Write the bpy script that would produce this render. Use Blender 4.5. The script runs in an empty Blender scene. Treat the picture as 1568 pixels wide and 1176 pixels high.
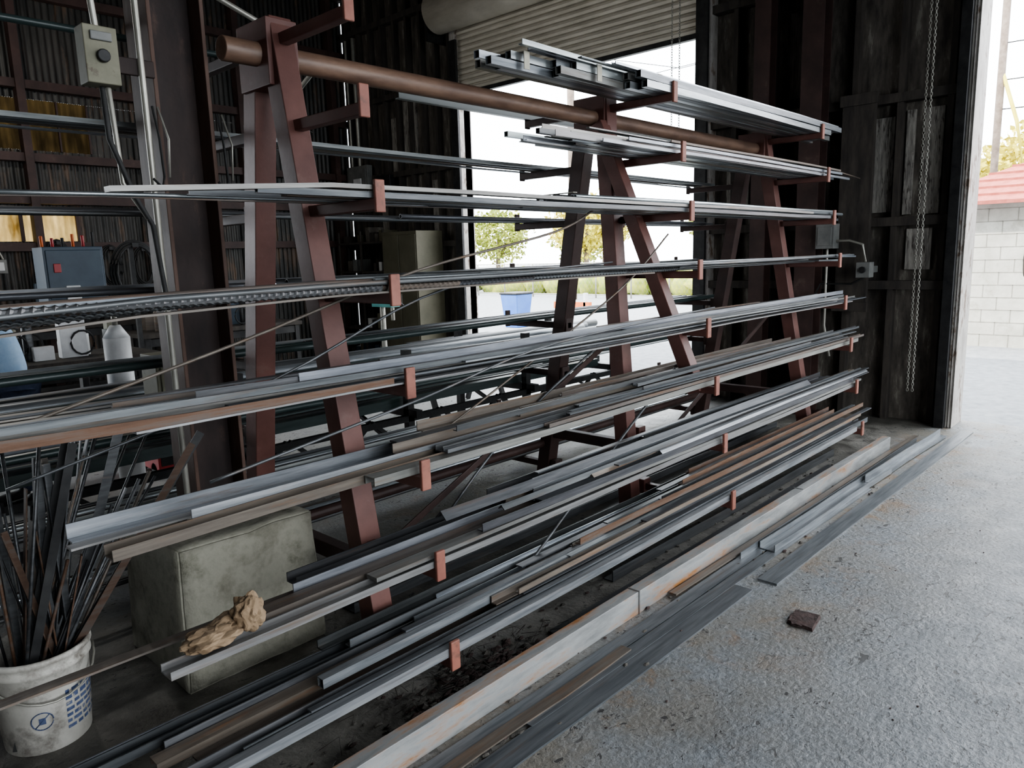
import bpy, bmesh, math, random
from mathutils import Vector, Matrix, noise
random.seed(7)
R = random.uniform
H = 1.65
# ------------------------------------------------------------------ camera
cam_d = bpy.data.cameras.new("camera"); cam = bpy.data.objects.new("camera", cam_d)
bpy.context.collection.objects.link(cam)
right = Vector((.6798, -.7329, -.0291)).normalized()
fwd = Vector((.7193, .6737, -.1710)).normalized()
right = (right - fwd*right.dot(fwd)).normalized()
up = right.cross(fwd)
M = Matrix((right, up, -fwd)).transposed().to_4x4(); M.translation = Vector((0, 0, H))
cam.matrix_world = M
cam_d.sensor_width = 36; cam_d.lens = 25.94; cam_d.clip_start = .05; cam_d.clip_end = 500
bpy.context.scene.camera = cam

# ------------------------------------------------------------------ materials
def mat(name, c1, c2=None, scale=(1, 1, 1), ns=4, rough=.5, metal=0., c3=None, amt=.6, s3=2.0,
        bump=0., tint=False, bs=None, spec=.5, lo=.35, hi=.65, soft=.08):
    m = bpy.data.materials.new(name); m.use_nodes = True
    nt = m.node_tree; N = nt.nodes; L = nt.links
    b = N["Principled BSDF"]
    tc = N.new("ShaderNodeTexCoord"); mp = N.new("ShaderNodeMapping")
    mp.inputs["Scale"].default_value = scale
    L.new(tc.outputs["Object"], mp.inputs[0])
    n = N.new("ShaderNodeTexNoise"); n.inputs["Scale"].default_value = ns; n.inputs["Detail"].default_value = 7
    n.inputs["Roughness"].default_value = .65
    L.new(mp.outputs[0], n.inputs["Vector"])
    r = N.new("ShaderNodeValToRGB"); L.new(n.outputs[0], r.inputs[0])
    r.color_ramp.elements[0].position = lo; r.color_ramp.elements[1].position = hi
    r.color_ramp.elements[0].color = (*c1, 1); r.color_ramp.elements[1].color = (*(c2 or c1), 1)
    out = r.outputs[0]
    if c3:
        n3 = N.new("ShaderNodeTexNoise"); n3.inputs["Scale"].default_value = s3; n3.inputs["Detail"].default_value = 9
        n3.inputs["Roughness"].default_value = .7
        L.new(mp.outputs[0], n3.inputs["Vector"])
        r3 = N.new("ShaderNodeValToRGB"); L.new(n3.outputs[0], r3.inputs[0])
        r3.color_ramp.elements[0].position = amt; r3.color_ramp.elements[1].position = min(1, amt+soft)
        mx = N.new("ShaderNodeMix"); mx.data_type = 'RGBA'
        L.new(r3.outputs[0], mx.inputs["Factor"]); L.new(out, mx.inputs["A"]); mx.inputs["B"].default_value = (*c3, 1)
        out = mx.outputs["Result"]
        if metal > 0:
            mm = N.new("ShaderNodeMath"); mm.operation = 'MULTIPLY_ADD'
            L.new(r3.outputs[0], mm.inputs[0]); mm.inputs[1].default_value = -metal*.9; mm.inputs[2].default_value = metal
            L.new(mm.outputs[0], b.inputs["Metallic"])
    if tint:
        a = N.new("ShaderNodeAttribute"); a.attribute_name = "Tint"
        mx = N.new("ShaderNodeMix"); mx.data_type = 'RGBA'; mx.blend_type = 'MULTIPLY'; mx.inputs["Factor"].default_value = 1
        L.new(out, mx.inputs["A"]); L.new(a.outputs["Color"], mx.inputs["B"]); out = mx.outputs["Result"]
    L.new(out, b.inputs["Base Color"])
    b.inputs["Roughness"].default_value = rough
    if not (c3 and metal > 0): b.inputs["Metallic"].default_value = metal
    b.inputs["Specular IOR Level"].default_value = spec
    if bump:
        nb = N.new("ShaderNodeTexNoise"); nb.inputs["Scale"].default_value = bs or ns*3; nb.inputs["Detail"].default_value = 6
        L.new(tc.outputs["Object"], nb.inputs["Vector"])
        bp = N.new("ShaderNodeBump"); bp.inputs["Strength"].default_value = bump; bp.inputs["Distance"].default_value = .01
        L.new(nb.outputs[0], bp.inputs["Height"]); L.new(bp.outputs[0], b.inputs["Normal"])
    return m

ST = (.9, 14, 14)
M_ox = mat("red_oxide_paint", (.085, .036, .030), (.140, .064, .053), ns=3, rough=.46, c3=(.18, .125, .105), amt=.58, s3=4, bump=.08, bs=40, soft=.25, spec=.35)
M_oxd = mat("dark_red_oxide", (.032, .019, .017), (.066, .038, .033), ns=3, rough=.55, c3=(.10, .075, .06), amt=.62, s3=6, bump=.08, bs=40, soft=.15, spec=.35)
M_colm = mat("column_shaded_brown", (.014, .009, .0085), (.034, .021, .018), (3, 3, 1), 3, .6, c3=(.07, .04, .03), amt=.60, s3=4, bump=.1, bs=40, soft=.12, spec=.3)  # recess shade of the column web painted in as darker brown; base plate shares it
M_colr = mat("column_rusty_flange", (.05, .028, .021), (.10, .06, .045), (3, 3, 1), 3, .6, c3=(.12, .09, .075), amt=.60, s3=4, bump=.1, bs=40, soft=.12, spec=.3)
M_pipe = mat("rusty_pipe", (.105, .062, .045), (.20, .125, .088), scale=(1.5, 6, 6), ns=3, rough=.46, bump=.08)
M_lug = mat("lug_red", (.20, .075, .055), (.28, .115, .082), ns=8, rough=.6, c3=(.10, .055, .042), amt=.54, s3=14, soft=.15)
S_blue = mat("steel_blue_grey", (.145, .160, .175), (.30, .318, .335), ST, 3, .42, .55, c3=(.15, .105, .075), amt=.57, s3=2.6, tint=True, soft=.2)
S_dark = mat("mill_scale_dark", (.058, .062, .067), (.145, .15, .155), ST, 3, .44, .45, c3=(.12, .08, .055), amt=.57, s3=2.6, tint=True, soft=.2)
S_galv = mat("galvanised", (.31, .335, .35), (.52, .545, .555), ST, 4, .34, .75, c3=(.23, .21, .18), amt=.63, s3=2., tint=True, soft=.17)
S_brn = mat("steel_brown", (.105, .088, .074), (.19, .165, .14), ST, 3, .52, .3, c3=(.17, .09, .045), amt=.52, s3=2.6, tint=True, soft=.18, bump=.06, bs=60)
S_rust = mat("steel_rust", (.105, .055, .032), (.19, .105, .062), ST, 3, .7, .1, c3=(.12, .105, .092), amt=.48, s3=3, tint=True, soft=.15, bump=.12, bs=60)
S_tan = mat("steel_pale_grey", (.175, .172, .165), (.295, .292, .28), ST, 3, .46, .45, c3=(.16, .11, .075), amt=.54, s3=2.6, tint=True, soft=.2)
S_white = mat("primed_channel", (.185, .19, .19), (.34, .345, .34), (1.2, 7, 7), 3, .5, .2, c3=(.25, .115, .04), amt=.50, s3=1.5, tint=True, bump=.1, bs=30, soft=.14)
M_black = mat("black_steel", (.012, .012, .013), (.035, .035, .035), ns=8, rough=.5, metal=.4)
M_green = mat("green_pipe_paint", (.02, .034, .033), (.042, .06, .058), ST, 3, .35)
M_teal = mat("teal_paint", (.08, .28, .27), (.13, .36, .34), ns=5, rough=.4)
M_conc = mat("pier_concrete", (.13, .123, .095), (.35, .34, .285), ns=5, rough=.95, c3=(.06, .057, .036), amt=.49, s3=5, bump=.9, bs=26, soft=.22)
M_mort = mat("block_mortar", (.24, .23, .20), (.32, .31, .27), ns=6, rough=.95)
M_dirt = mat("dirt", (.05, .045, .04), (.13, .12, .105), ns=7, rough=.95, c3=(.03, .026, .022), amt=.55, s3=20, bump=.8, bs=30)
M_rustflake = mat("rust_flake", (.03, .02, .018), (.075, .045, .04), ns=20, rough=.9, bump=.5)
M_corr = mat("corrugated_tin", (.022, .023, .022), (.062, .059, .054), (3, 1, .5), 3, .5, .5, c3=(.09, .056, .035), amt=.54, s3=2)
M_wood = mat("weathered_boards", (.036, .031, .027), (.125, .11, .093), (1, 3, .7), 4, .85, c3=(.20, .185, .16), amt=.57, s3=4, bump=.4, bs=20)
M_grey = mat("grey_boards", (.14, .13, .12), (.35, .33, .295), (1, 9, 1), 5, .85, c3=(.05, .042, .036), amt=.54, s3=6, bump=.4)
M_stud = mat("dark_timber", (.020, .017, .015), (.055, .046, .038), (3, 3, .6), 5, .8, bump=.3)
M_slat = mat("door_slats", (.42, .385, .32), (.58, .54, .465), (1, 1, 4), 2, .5, .2)
M_roof = mat("roof_deck", (.015, .015, .015), (.035, .034, .032), ns=2, rough=.7)
M_jamb = mat("jamb_metal", (.26, .24, .22), (.52, .50, .47), (1, 1, .4), 8, .6, .2, c3=(.13, .09, .065), amt=.52, s3=8)
M_ebox = mat("electrical_box_grey", (.11, .115, .11), (.19, .19, .18), ns=6, rough=.5, c3=(.1, .07, .05), amt=.64, s3=8)
M_cond = mat("conduit", (.26, .25, .22), (.38, .37, .33), ns=6, rough=.4, metal=.5)
M_bucket = mat("bucket_plastic", (.42, .405, .365), (.62, .60, .55), ns=5, rough=.5, c3=(.10, .08, .065), amt=.50, s3=8, bump=.2, soft=.22)
M_label = mat("label_print_blue", (.035, .055, .13), (.10, .13, .22), ns=40, rough=.6, c3=(.40, .38, .34), amt=.56, s3=16)
M_paper = mat("kraft_paper", (.17, .115, .068), (.29, .21, .135), ns=9, rough=.85, bump=.4)
M_tape = mat("masking_tape", (.42, .39, .31), (.5, .48, .4), ns=20, rough=.6)
M_bluebox = mat("blue_enamel", (.02, .04, .065), (.035, .062, .09), ns=5, rough=.4)
M_red = mat("red_enamel", (.28, .02, .025), (.4, .03, .035), ns=5, rough=.35)
M_whitep = mat("white_plastic", (.5, .5, .5), (.65, .65, .65), ns=5, rough=.5)
M_org = mat("orange_plastic", (.5, .10, .02), (.6, .16, .03), ns=5, rough=.5)
M_ylw = mat("olive_yellow_steel", (.12, .115, .078), (.195, .187, .135), ns=5, rough=.6, c3=(.08, .055, .038), amt=.58, s3=9)
M_beige = mat("olive_cabinet", (.075, .07, .045), (.11, .10, .068), ns=3, rough=.5)
M_block = mat("painted_block", (.42, .41, .36), (.56, .55, .49), ns=3, rough=.9, c3=(.27, .25, .2), amt=.56, s3=2.5, bump=.4, bs=14, soft=.2)
M_tile = mat("red_roof_tile", (.30, .08, .06), (.42, .13, .10), ns=8, rough=.8)
M_asph = mat("asphalt", (.19, .20, .21), (.28, .29, .30), ns=9, rough=.9, c3=(.34, .34, .33), amt=.62, s3=4, bump=.4, bs=60)
M_leaf = mat("leaves", (.16, .22, .04), (.42, .42, .08), ns=3, rough=.8)
M_leafy = mat("leaves_yellow", (.45, .38, .04), (.62, .55, .10), ns=3, rough=.8)
M_bark = mat("bark", (.12, .09, .07), (.2, .16, .13), ns=6, rough=.9)
M_denim = mat("denim", (.04, .055, .10), (.07, .09, .15), ns=40, rough=.9)
M_shirt = mat("light_blue_shirt", (.30, .43, .60), (.38, .51, .66), ns=20, rough=.9, bump=.5, bs=9)
M_skin = mat("skin", (.50, .30, .21), (.56, .35, .25), ns=10, rough=.6)
M_hair = mat("dark_hair", (.03, .02, .015), (.06, .04, .03), ns=30, rough=.7)
M_rub = mat("black_rubber", (.012, .012, .012), (.03, .03, .03), ns=9, rough=.7)

def mat_amber(nm, a, c):
    m = bpy.data.materials.new(nm); m.use_nodes = True
    nt = m.node_tree; N = nt.nodes; L = nt.links; N.clear()
    o = N.new("ShaderNodeOutputMaterial"); t = N.new("ShaderNodeBsdfTranslucent"); d = N.new("ShaderNodeBsdfDiffuse")
    mx = N.new("ShaderNodeMixShader"); mx.inputs[0].default_value = .15
    tc = N.new("ShaderNodeTexCoord"); mp = N.new("ShaderNodeMapping"); mp.inputs["Scale"].default_value = (3, 1, .8)
    n = N.new("ShaderNodeTexNoise"); n.inputs["Scale"].default_value = 2.5; n.inputs["Detail"].default_value = 6
    r = N.new("ShaderNodeValToRGB"); r.color_ramp.elements[0].color = (*a, 1); r.color_ramp.elements[1].color = (*c, 1)
    r.color_ramp.elements[0].position = .35; r.color_ramp.elements[1].position = .65
    L.new(tc.outputs["Object"], mp.inputs[0]); L.new(mp.outputs[0], n.inputs["Vector"]); L.new(n.outputs[0], r.inputs[0])
    L.new(r.outputs[0], t.inputs[0]); L.new(r.outputs[0], d.inputs[0])
    L.new(t.outputs[0], mx.inputs[1]); L.new(d.outputs[0], mx.inputs[2]); L.new(mx.outputs[0], o.inputs[0])
    return m
M_amber = mat_amber("amber_fibreglass", (.06, .034, .008), (.24, .17, .07))
M_amber2 = mat_amber("dark_fibreglass", (.005, .0035, .0018), (.018, .012, .005))  # much darker tones than the amber panels
def mat_emit(name, c, s):
    m = bpy.data.materials.new(name); m.use_nodes = True
    b = m.node_tree.nodes["Principled BSDF"]; b.inputs["Emission Color"].default_value = (*c, 1); b.inputs["Emission Strength"].default_value = s
    return m
M_bulb = mat_emit("lamp_bulb_glow", (1, .96, .9), 60)

def mat_floor():
    m = bpy.data.materials.new("worn_concrete_floor"); m.use_nodes = True
    nt = m.node_tree; N = nt.nodes; L = nt.links; b = N["Principled BSDF"]
    tc = N.new("ShaderNodeTexCoord")
    def nz(s, d=8, ro=.6, sc=None, dist=0.):
        n = N.new("ShaderNodeTexNoise"); n.inputs["Scale"].default_value = s; n.inputs["Detail"].default_value = d; n.inputs["Roughness"].default_value = ro
        n.inputs["Distortion"].default_value = dist
        if sc:
            mp = N.new("ShaderNodeMapping"); mp.inputs["Scale"].default_value = sc; L.new(tc.outputs["Object"], mp.inputs[0]); L.new(mp.outputs[0], n.inputs["Vector"])
        else: L.new(tc.outputs["Object"], n.inputs["Vector"])
        return n
    def ramp(src, p0, p1, c0=(0, 0, 0), c1=(1, 1, 1)):
        r = N.new("ShaderNodeValToRGB"); L.new(src, r.inputs[0]); e = r.color_ramp.elements
        e[0].position = p0; e[1].position = p1; e[0].color = (*c0, 1); e[1].color = (*c1, 1); return r.outputs[0]
    def mul(a, c):
        x = N.new("ShaderNodeMath"); x.operation = 'MULTIPLY'; L.new(a, x.inputs[0])
        if isinstance(c, float): x.inputs[1].default_value = c
        else: L.new(c, x.inputs[1])
        return x.outputs[0]
    def mix(f, a, bcol, blend='MIX'):
        x = N.new("ShaderNodeMix"); x.data_type = 'RGBA'; x.blend_type = blend
        if isinstance(f, float): x.inputs["Factor"].default_value = f
        else: L.new(f, x.inputs["Factor"])
        L.new(a, x.inputs["A"])
        if isinstance(bcol, tuple): x.inputs["B"].default_value = (*bcol, 1)
        else: L.new(bcol, x.inputs["B"])
        return x.outputs["Result"]
    base = ramp(nz(1.3).outputs[0], .3, .7, (.150, .165, .178), (.245, .262, .278))
    fine = ramp(nz(42, 5).outputs[0], .3, .7, (.64, .64, .64), (1.18, 1.18, 1.18))
    col = mix(1.0, base, fine, 'MULTIPLY')
    sc_ = ramp(nz(20, 4, .6, (1, 3, 1), .8).outputs[0], .59, .67)
    col = mix(mul(sc_, .42), col, (.37, .39, .405))
    sx = N.new("ShaderNodeSeparateXYZ"); L.new(tc.outputs["Object"], sx.inputs[0])
    mr = N.new("ShaderNodeMapRange"); mr.inputs[1].default_value = .5; mr.inputs[2].default_value = 1.5; L.new(sx.outputs[1], mr.inputs[0])
    st = mul(mul(mr.outputs[0], ramp(nz(2.2, 8, .7).outputs[0], .36, .58)), .75)
    col = mix(st, col, (.175, .152, .115))
    mrr = N.new("ShaderNodeMapRange"); mrr.inputs[1].default_value = .9; mrr.inputs[2].default_value = 1.4; L.new(sx.outputs[1], mrr.inputs[0])
    st2 = mul(mul(mrr.outputs[0], ramp(nz(3.1, 6, .7, (1, 1, 1), .5).outputs[0], .54, .66)), .7)
    col = mix(st2, col, (.20, .115, .05))
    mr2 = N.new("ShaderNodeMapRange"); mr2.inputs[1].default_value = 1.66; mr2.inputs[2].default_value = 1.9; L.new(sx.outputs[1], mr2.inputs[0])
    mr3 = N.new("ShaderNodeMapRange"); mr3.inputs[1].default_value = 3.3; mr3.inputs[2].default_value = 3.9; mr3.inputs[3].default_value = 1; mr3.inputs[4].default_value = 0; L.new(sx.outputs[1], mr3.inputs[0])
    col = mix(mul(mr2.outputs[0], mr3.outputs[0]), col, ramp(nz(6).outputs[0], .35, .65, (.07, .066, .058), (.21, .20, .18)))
    mr4 = N.new("ShaderNodeMapRange"); mr4.inputs[1].default_value = 3.5; mr4.inputs[2].default_value = 4.2; L.new(sx.outputs[1], mr4.inputs[0])
    col = mix(mul(mr4.outputs[0], .7), col, (.45, .45, .44))  # floor behind the rack painted paler, door glare put into the colour
    clus = ramp(nz(1.7, 3).outputs[0], .36, .55, (.35, .35, .35), (1, 1, 1))
    ch = mul(ramp(nz(13, 4, .6, (1, 1.6, 1), 1.4).outputs[0], .624, .644), clus)
    col = mix(ch, col, (.045, .043, .042))
    ch2 = mul(ramp(nz(45, 3, .6, (1, 1.5, 1), .6).outputs[0], .655, .68), clus)
    col = mix(ch2, col, (.07, .068, .065))
    L.new(col, b.inputs["Base Color"])
    L.new(ramp(nz(6).outputs[0], .3, .7, (.38, .38, .38), (.64, .64, .64)), b.inputs["Roughness"])
    bp = N.new("ShaderNodeBump"); bp.inputs["Strength"].default_value = .6; bp.inputs["Distance"].default_value = .008
    hh = mix(ch, fine, (0., 0., 0.)); L.new(hh, bp.inputs["Height"]); L.new(bp.outputs[0], b.inputs["Normal"])
    return m
M_floor = mat_floor()

# ------------------------------------------------------------------ mesh builder
class B:
    def __init__(s, name, parent=None):
        s.name = name; s.bm = bmesh.new(); s.mats = []; s.t = s.bm.loops.layers.float_color.new("Tint"); s.parent = parent
    def mi(s, m):
        if m not in s.mats: s.mats.append(m)
        return s.mats.index(m)
    def face(s, vs, m, tint=1., smooth=False):
        try: f = s.bm.faces.new(vs)
        except ValueError: return
        f.material_index = s.mi(m); f.smooth = smooth
        tc = (tint, tint, tint, 1) if not isinstance(tint, tuple) else (*tint, 1)
        for l in f.loops: l[s.t] = tc
    def hexa(s, P, m, tint=1.):
        v = [s.bm.verts.new(p) for p in P]
        for q in ((0, 3, 2, 1), (4, 5, 6, 7), (0, 1, 5, 4), (1, 2, 6, 5), (2, 3, 7, 6), (3, 0, 4, 7)):
            s.face([v[i] for i in q], m, tint)
    def box(s, x0, x1, y0, y1, z0, z1, m, tint=1.):
        s.hexa([(x0, y0, z0), (x1, y0, z0), (x1, y1, z0), (x0, y1, z0), (x0, y0, z1), (x1, y0, z1), (x1, y1, z1), (x0, y1, z1)], m, tint)
    def sweep(s, pts, prof, m, tint=1., inner=None, upv=(0, 0, 1), smooth=False):
        pts = [Vector(p) for p in pts]; upv = Vector(upv)
        rings = []; irs = []
        for i, p in enumerate(pts):
            d = (pts[min(i+1, len(pts)-1)] - pts[max(i-1, 0)]).normalized()
            u = upv if abs(d.dot(upv)) < .97 else Vector((1, 0, 0))
            sd = u.cross(d).normalized(); u2 = d.cross(sd).normalized()
            rings.append([s.bm.verts.new(p + sd*a + u2*b) for a, b in prof])
            if inner: irs.append([s.bm.verts.new(p + sd*a + u2*b) for a, b in inner])
        n = len(prof)
        for i in range(len(rings)-1):
            for j in range(n):
                k = (j+1) % n
                s.face([rings[i][j], rings[i+1][j], rings[i+1][k], rings[i][k]], m, tint, smooth)
                if inner: s.face([irs[i][k], irs[i+1][k], irs[i+1][j], irs[i][j]], m, tint, smooth)
        if inner:
            for rg, ir in ((rings[0], irs[0]), (rings[-1], irs[-1])):
                for j in range(n):
                    k = (j+1) % n; s.face([rg[j], rg[k], ir[k], ir[j]], m, tint)
        else:
            s.face(rings[0], m, tint); s.face(rings[-1][::-1], m, tint)
    def cyl(s, p0, p1, r, m, n=12, r2=None, tint=1., smooth=True):
        p0 = Vector(p0); p1 = Vector(p1); d = (p1-p0).normalized()
        u = Vector((0, 0, 1)) if abs(d.z) < .97 else Vector((1, 0, 0))
        a = u.cross(d).normalized(); b = d.cross(a)
        r2 = r if r2 is None else r2
        A = [s.bm.verts.new(p0 + (a*math.cos(t)+b*math.sin(t))*r) for t in [2*math.pi*i/n for i in range(n)]]
        C = [s.bm.verts.new(p1 + (a*math.cos(t)+b*math.sin(t))*r2) for t in [2*math.pi*i/n for i in range(n)]]
        for i in range(n):
            k = (i+1) % n; s.face([A[i], A[k], C[k], C[i]], m, tint, smooth)
        s.face(A[::-1], m, tint); s.face(C, m, tint)
    def path(s, pts, r, m, n=8, tint=1.):
        s.sweep(pts, [(r*math.cos(2*math.pi*i/n), r*math.sin(2*math.pi*i/n)) for i in range(n)], m, tint, smooth=True)
    def blob(s, c, r, m, sub=2, amp=.2, fr=3., sc=(1, 1, 1), tint=1., smooth=True):
        t = bmesh.new(); bmesh.ops.create_icosphere(t, subdivisions=sub, radius=1)
        vm = {}
        off = Vector((R(-9, 9), R(-9, 9), R(-9, 9)))
        for v in t.verts:
            k = 1 + amp*noise.noise(v.co*fr+off)*2
            vm[v] = s.bm.verts.new(Vector(c) + Vector((v.co.x*sc[0], v.co.y*sc[1], v.co.z*sc[2]))*r*k)
        for f in t.faces: s.face([vm[v] for v in f.verts], m, tint, smooth)
        t.free()
    def done(s, bevel=0.):
        me = bpy.data.meshes.new(s.name)
        bmesh.ops.recalc_face_normals(s.bm, faces=s.bm.faces)
        s.bm.to_mesh(me); s.bm.free()
        for m in s.mats: me.materials.append(m)
        o = bpy.data.objects.new(s.name, me); bpy.context.collection.objects.link(o)
        if s.parent: o.parent = s.parent
        if bevel:
            bv = o.modifiers.new("bevel", 'BEVEL'); bv.width = bevel; bv.segments = 2; bv.limit_method = 'ANGLE'
        return o
def empty(name):
    e = bpy.data.objects.new(name, None); bpy.context.collection.objects.link(e); return e

def p_flat(w, t): return [(-w/2, 0), (w/2, 0), (w/2, t), (-w/2, t)]
def p_angle(w, t=.005, flip=False):
    P = [(-w/2, 0), (w/2, 0), (w/2, t), (-w/2+t, t), (-w/2+t, w), (-w/2, w)]
    return [(-a, b) for a, b in P][::-1] if flip else P
def p_vee(w, t=.005):
    k = w*.707; return [(-k, 0), (-k+t*1.4, 0), (0, k-t*1.4), (k-t*1.4, 0), (k, 0), (0, k)]
def p_chan(w, h, t=.005):
    return [(-w/2, 0), (w/2, 0), (w/2, h), (w/2-t, h), (w/2-t, t), (-w/2+t, t), (-w/2+t, h), (-w/2, h)]
def p_chan_s(w, h, t=.007):
    return [(-w/2, 0), (w/2, 0), (w/2, t), (-w/2+t, t), (-w/2+t, h-t), (w/2, h-t), (w/2, h), (-w/2, h)]
def p_sq(w): return [(-w/2, 0), (w/2, 0), (w/2, w), (-w/2, w)]
def p_sqi(w, t=.0025): return [(-w/2+t, t), (w/2-t, t), (w/2-t, w-t), (-w/2+t, w-t)]
def p_rnd(r, n=10): return [(r*math.cos(2*math.pi*i/n-1.57), r+r*math.sin(2*math.pi*i/n-1.57)) for i in range(n)]
def p_rndi(r, n=10, t=.003): return [((r-t)*math.cos(2*math.pi*i/n-1.57), r+(r-t)*math.sin(2*math.pi*i/n-1.57)) for i in range(n)]
def p_h(w, h, t): return [(-w/2, -h/2), (w/2, -h/2), (w/2, -h/2+t), (t/2, -h/2+t), (t/2, h/2-t), (w/2, h/2-t), (w/2, h/2), (-w/2, h/2), (-w/2, h/2-t), (-t/2, h/2-t), (-t/2, -h/2+t), (-w/2, -h/2+t)]

# ------------------------------------------------------------------ room shell
XE, YN, XW, YS, ZC = 7.6, 10.7, -6.0, -5.0, 6.6
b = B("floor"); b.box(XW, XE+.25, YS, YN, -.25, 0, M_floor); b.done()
b = B("ground_outside"); b.box(-60, 120, -80, 90, -.35, -.03, M_asph); b.done()
b = B("ceiling"); b.box(XW, XE+.3, YS, YN+.2, ZC, ZC+.15, M_roof)
for i in range(10): b.box(XW, XE, YS+.8+i*1.6, YS+.9+i*1.6, ZC-.2, ZC, M_stud)
b.done()
b = B("roof_truss")
for x in (1.5, 4.6):
    b.box(x-.04, x+.04, YS, YN, 5.2, 5.3, M_oxd); b.box(x-.04, x+.04, YS, YN, 6.3, 6.4, M_oxd)
    for i in range(12):
        y = YS+i*1.3
        b.sweep([(x, y, 5.25), (x, y+.65, 6.35)], p_flat(.05, .05), M_oxd); b.sweep([(x, y+.65, 6.35), (x, y+1.3, 5.25)], p_flat(.05, .05), M_oxd)
b.done()
def studs(b, y0, y1, z0, z1, x, step=.61):
    y = y0
    while y < y1: b.box(x-.1, x, y, y+.05, z0, z1, M_stud); y += step
b = B("wall_east")
b.box(XE, XE+.12, 1.60, 4.1, 0, ZC, M_wood)
b.box(XE, XE+.12, 7.9, YN, 0, ZC, M_wood)
b.box(XE, XE+.12, 4.1, 7.9, 4.75, ZC, M_wood)
b.box(XE, XE+.12, -3.5, 1.60, 4.6, ZC, M_wood)
b.box(XE, XE+.12, YS, -3.5, 0, ZC, M_wood)
studs(b, 1.72, 4.05, 0, ZC, XE, .40); studs(b, 8.05, YN, 0, ZC, XE, .30)
for z in (1.28, 1.86, 2.95, 4.1, 5.2):
    b.box(XE-.12, XE-.001, 1.66, 4.05, z-.04, z+.04, M_stud)
    b.box(XE-.12, XE-.001, 7.95, YN, z-.04, z+.04, M_stud)
for y0, y1, z0, z1 in ((2.03, 2.10, 1.92, 2.84), (1.80, 1.95, 1.92, 2.84), (1.84, 2.05, 1.42, 1.79), (2.2, 2.42, 1.95, 2.8), (3.0, 3.2, 3.1, 3.9), (3.6, 3.85, 2.0, 2.8),
                       (8.4, 8.6, 2.0, 2.8), (8.9, 9.2, 3.1, 4.), (9.6, 9.85, 2.0, 2.8), (8.7, 8.85, 1.3, 1.8), (9.3, 9.5, 3.0, 3.8)):
    b.box(XE-.03, XE+.001, y0, y1, z0, z1, M_grey)
b.done()
def corr(b, x0, x1, y, z0, z1, m, pitch=.075, amp=.012):
    n = int((x1-x0)/pitch*4); prev = None
    for i in range(n+1):
        x = x0+(x1-x0)*i/n; yy = y+amp*math.sin(2*math.pi*x/pitch)
        c = (b.bm.verts.new((x, yy, z0)), b.bm.verts.new((x, yy, z1)))
        if prev: b.face([prev[0], c[0], c[1], prev[1]], m, 1, True)
        prev = c
b = B("wall_north")
BX0, BX1, BZ = -5.0, .5, 3.4     # open bay in the far-left part of the north wall
corr(b, XW, BX0, YN, 0, BZ, M_corr)
corr(b, BX1, XE, YN, 0, 2.0, M_corr); corr(b, BX1, 1.4, YN, 2.0, 2.42, M_corr); corr(b, 3.35, XE, YN, 2.0, 2.42, M_corr)
corr(b, BX1, XE, YN, 2.42, 3.1, M_corr); corr(b, BX1, 1.2, YN, 3.1, 3.7, M_corr); corr(b, XW, BX1, YN, 3.4, 3.7, M_corr); corr(b, 3.6, XE, YN, 3.1, 3.7, M_corr)
corr(b, XW, XE, YN, 3.7, ZC, M_corr)
for z in (1.1, 1.93, 2.5, 3.0): b.box(BX1, XE, YN-.14, YN-.03, z-.05, z+.05, M_oxd)
for z in (3.85, 4.9, 5.8): b.box(XW, XE, YN-.14, YN-.03, z-.05, z+.05, M_oxd)
for x in (BX1, 1.6, 2.8, 4.2, 5.6, 7.2): b.box(x, x+.09, YN-.18, YN-.03, 0, ZC, M_oxd)
b.done()
b = B("window_1"); corr(b, 1.4, 3.35, YN, 2.0, 2.42, M_amber)
for x in (1.4, 2.05, 2.7, 3.33): b.box(x-.02, x+.02, YN-.03, YN+.03, 2.0, 2.42, M_oxd)
b.done()
b = B("window_2"); corr(b, 1.2, 3.6, YN, 3.1, 3.7, M_amber2)
for i in range(8): b.box(1.2+i*.34, 1.22+i*.34, YN-.03, YN+.03, 3.1, 3.7, M_oxd)
b.done()
b = B("wall_west"); b.box(XW-.1, XW, YS, YN, 0, ZC, M_wood); b.done()
b = B("wall_south"); b.box(XW, -1.5, YS-.1, YS, 0, ZC, M_wood); b.box(5.5, XE, YS-.1, YS, 0, ZC, M_wood); b.box(-1.5, 5.5, YS-.1, YS, 4.6, ZC, M_wood); b.done()
b = B("trim_1")
b.box(XE-.16, XE+.2, 1.55, 1.60, 0, 4.6, M_jamb)
b.box(XE-.22, XE-.10, 1.60, 1.68, 0, 4.6, M_black)
for k in range(2): b.box(XE-.168, XE+.2, 1.545+k*.025, 1.553+k*.025, 0, 4.6, M_jamb)
b.done(.003)
b = B("trim_2")
b.box(XE-.14, XE+.14, 4.0, 4.1, 0, 4.75, M_jamb); b.box(XE-.14, XE+.14, 7.9, 8.0, 0, 4.75, M_jamb)
b.box(XE-.18, XE-.14, 4.02, 4.16, 0, 4.6, M_black); b.box(XE-.18, XE-.14, 7.84, 7.98, 0, 4.6, M_black)
b.done(.003)
b = B("door_1")
b.cyl((7.30, 3.95, 4.95), (7.30, 8.05, 4.95), .27, M_slat, 28)
b.cyl((7.30, 3.85, 4.95), (7.30, 8.15, 4.95), .05, M_black, 12)
b.box(7.2, 7.58, 3.82, 3.86, 4.6, 5.3, M_black); b.box(7.2, 7.58, 8.14, 8.18, 4.6, 5.3, M_black)
z = 3.92
b.box(7.50, 7.56, 4.03, 7.97, z-.05, z, M_black)
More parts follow.
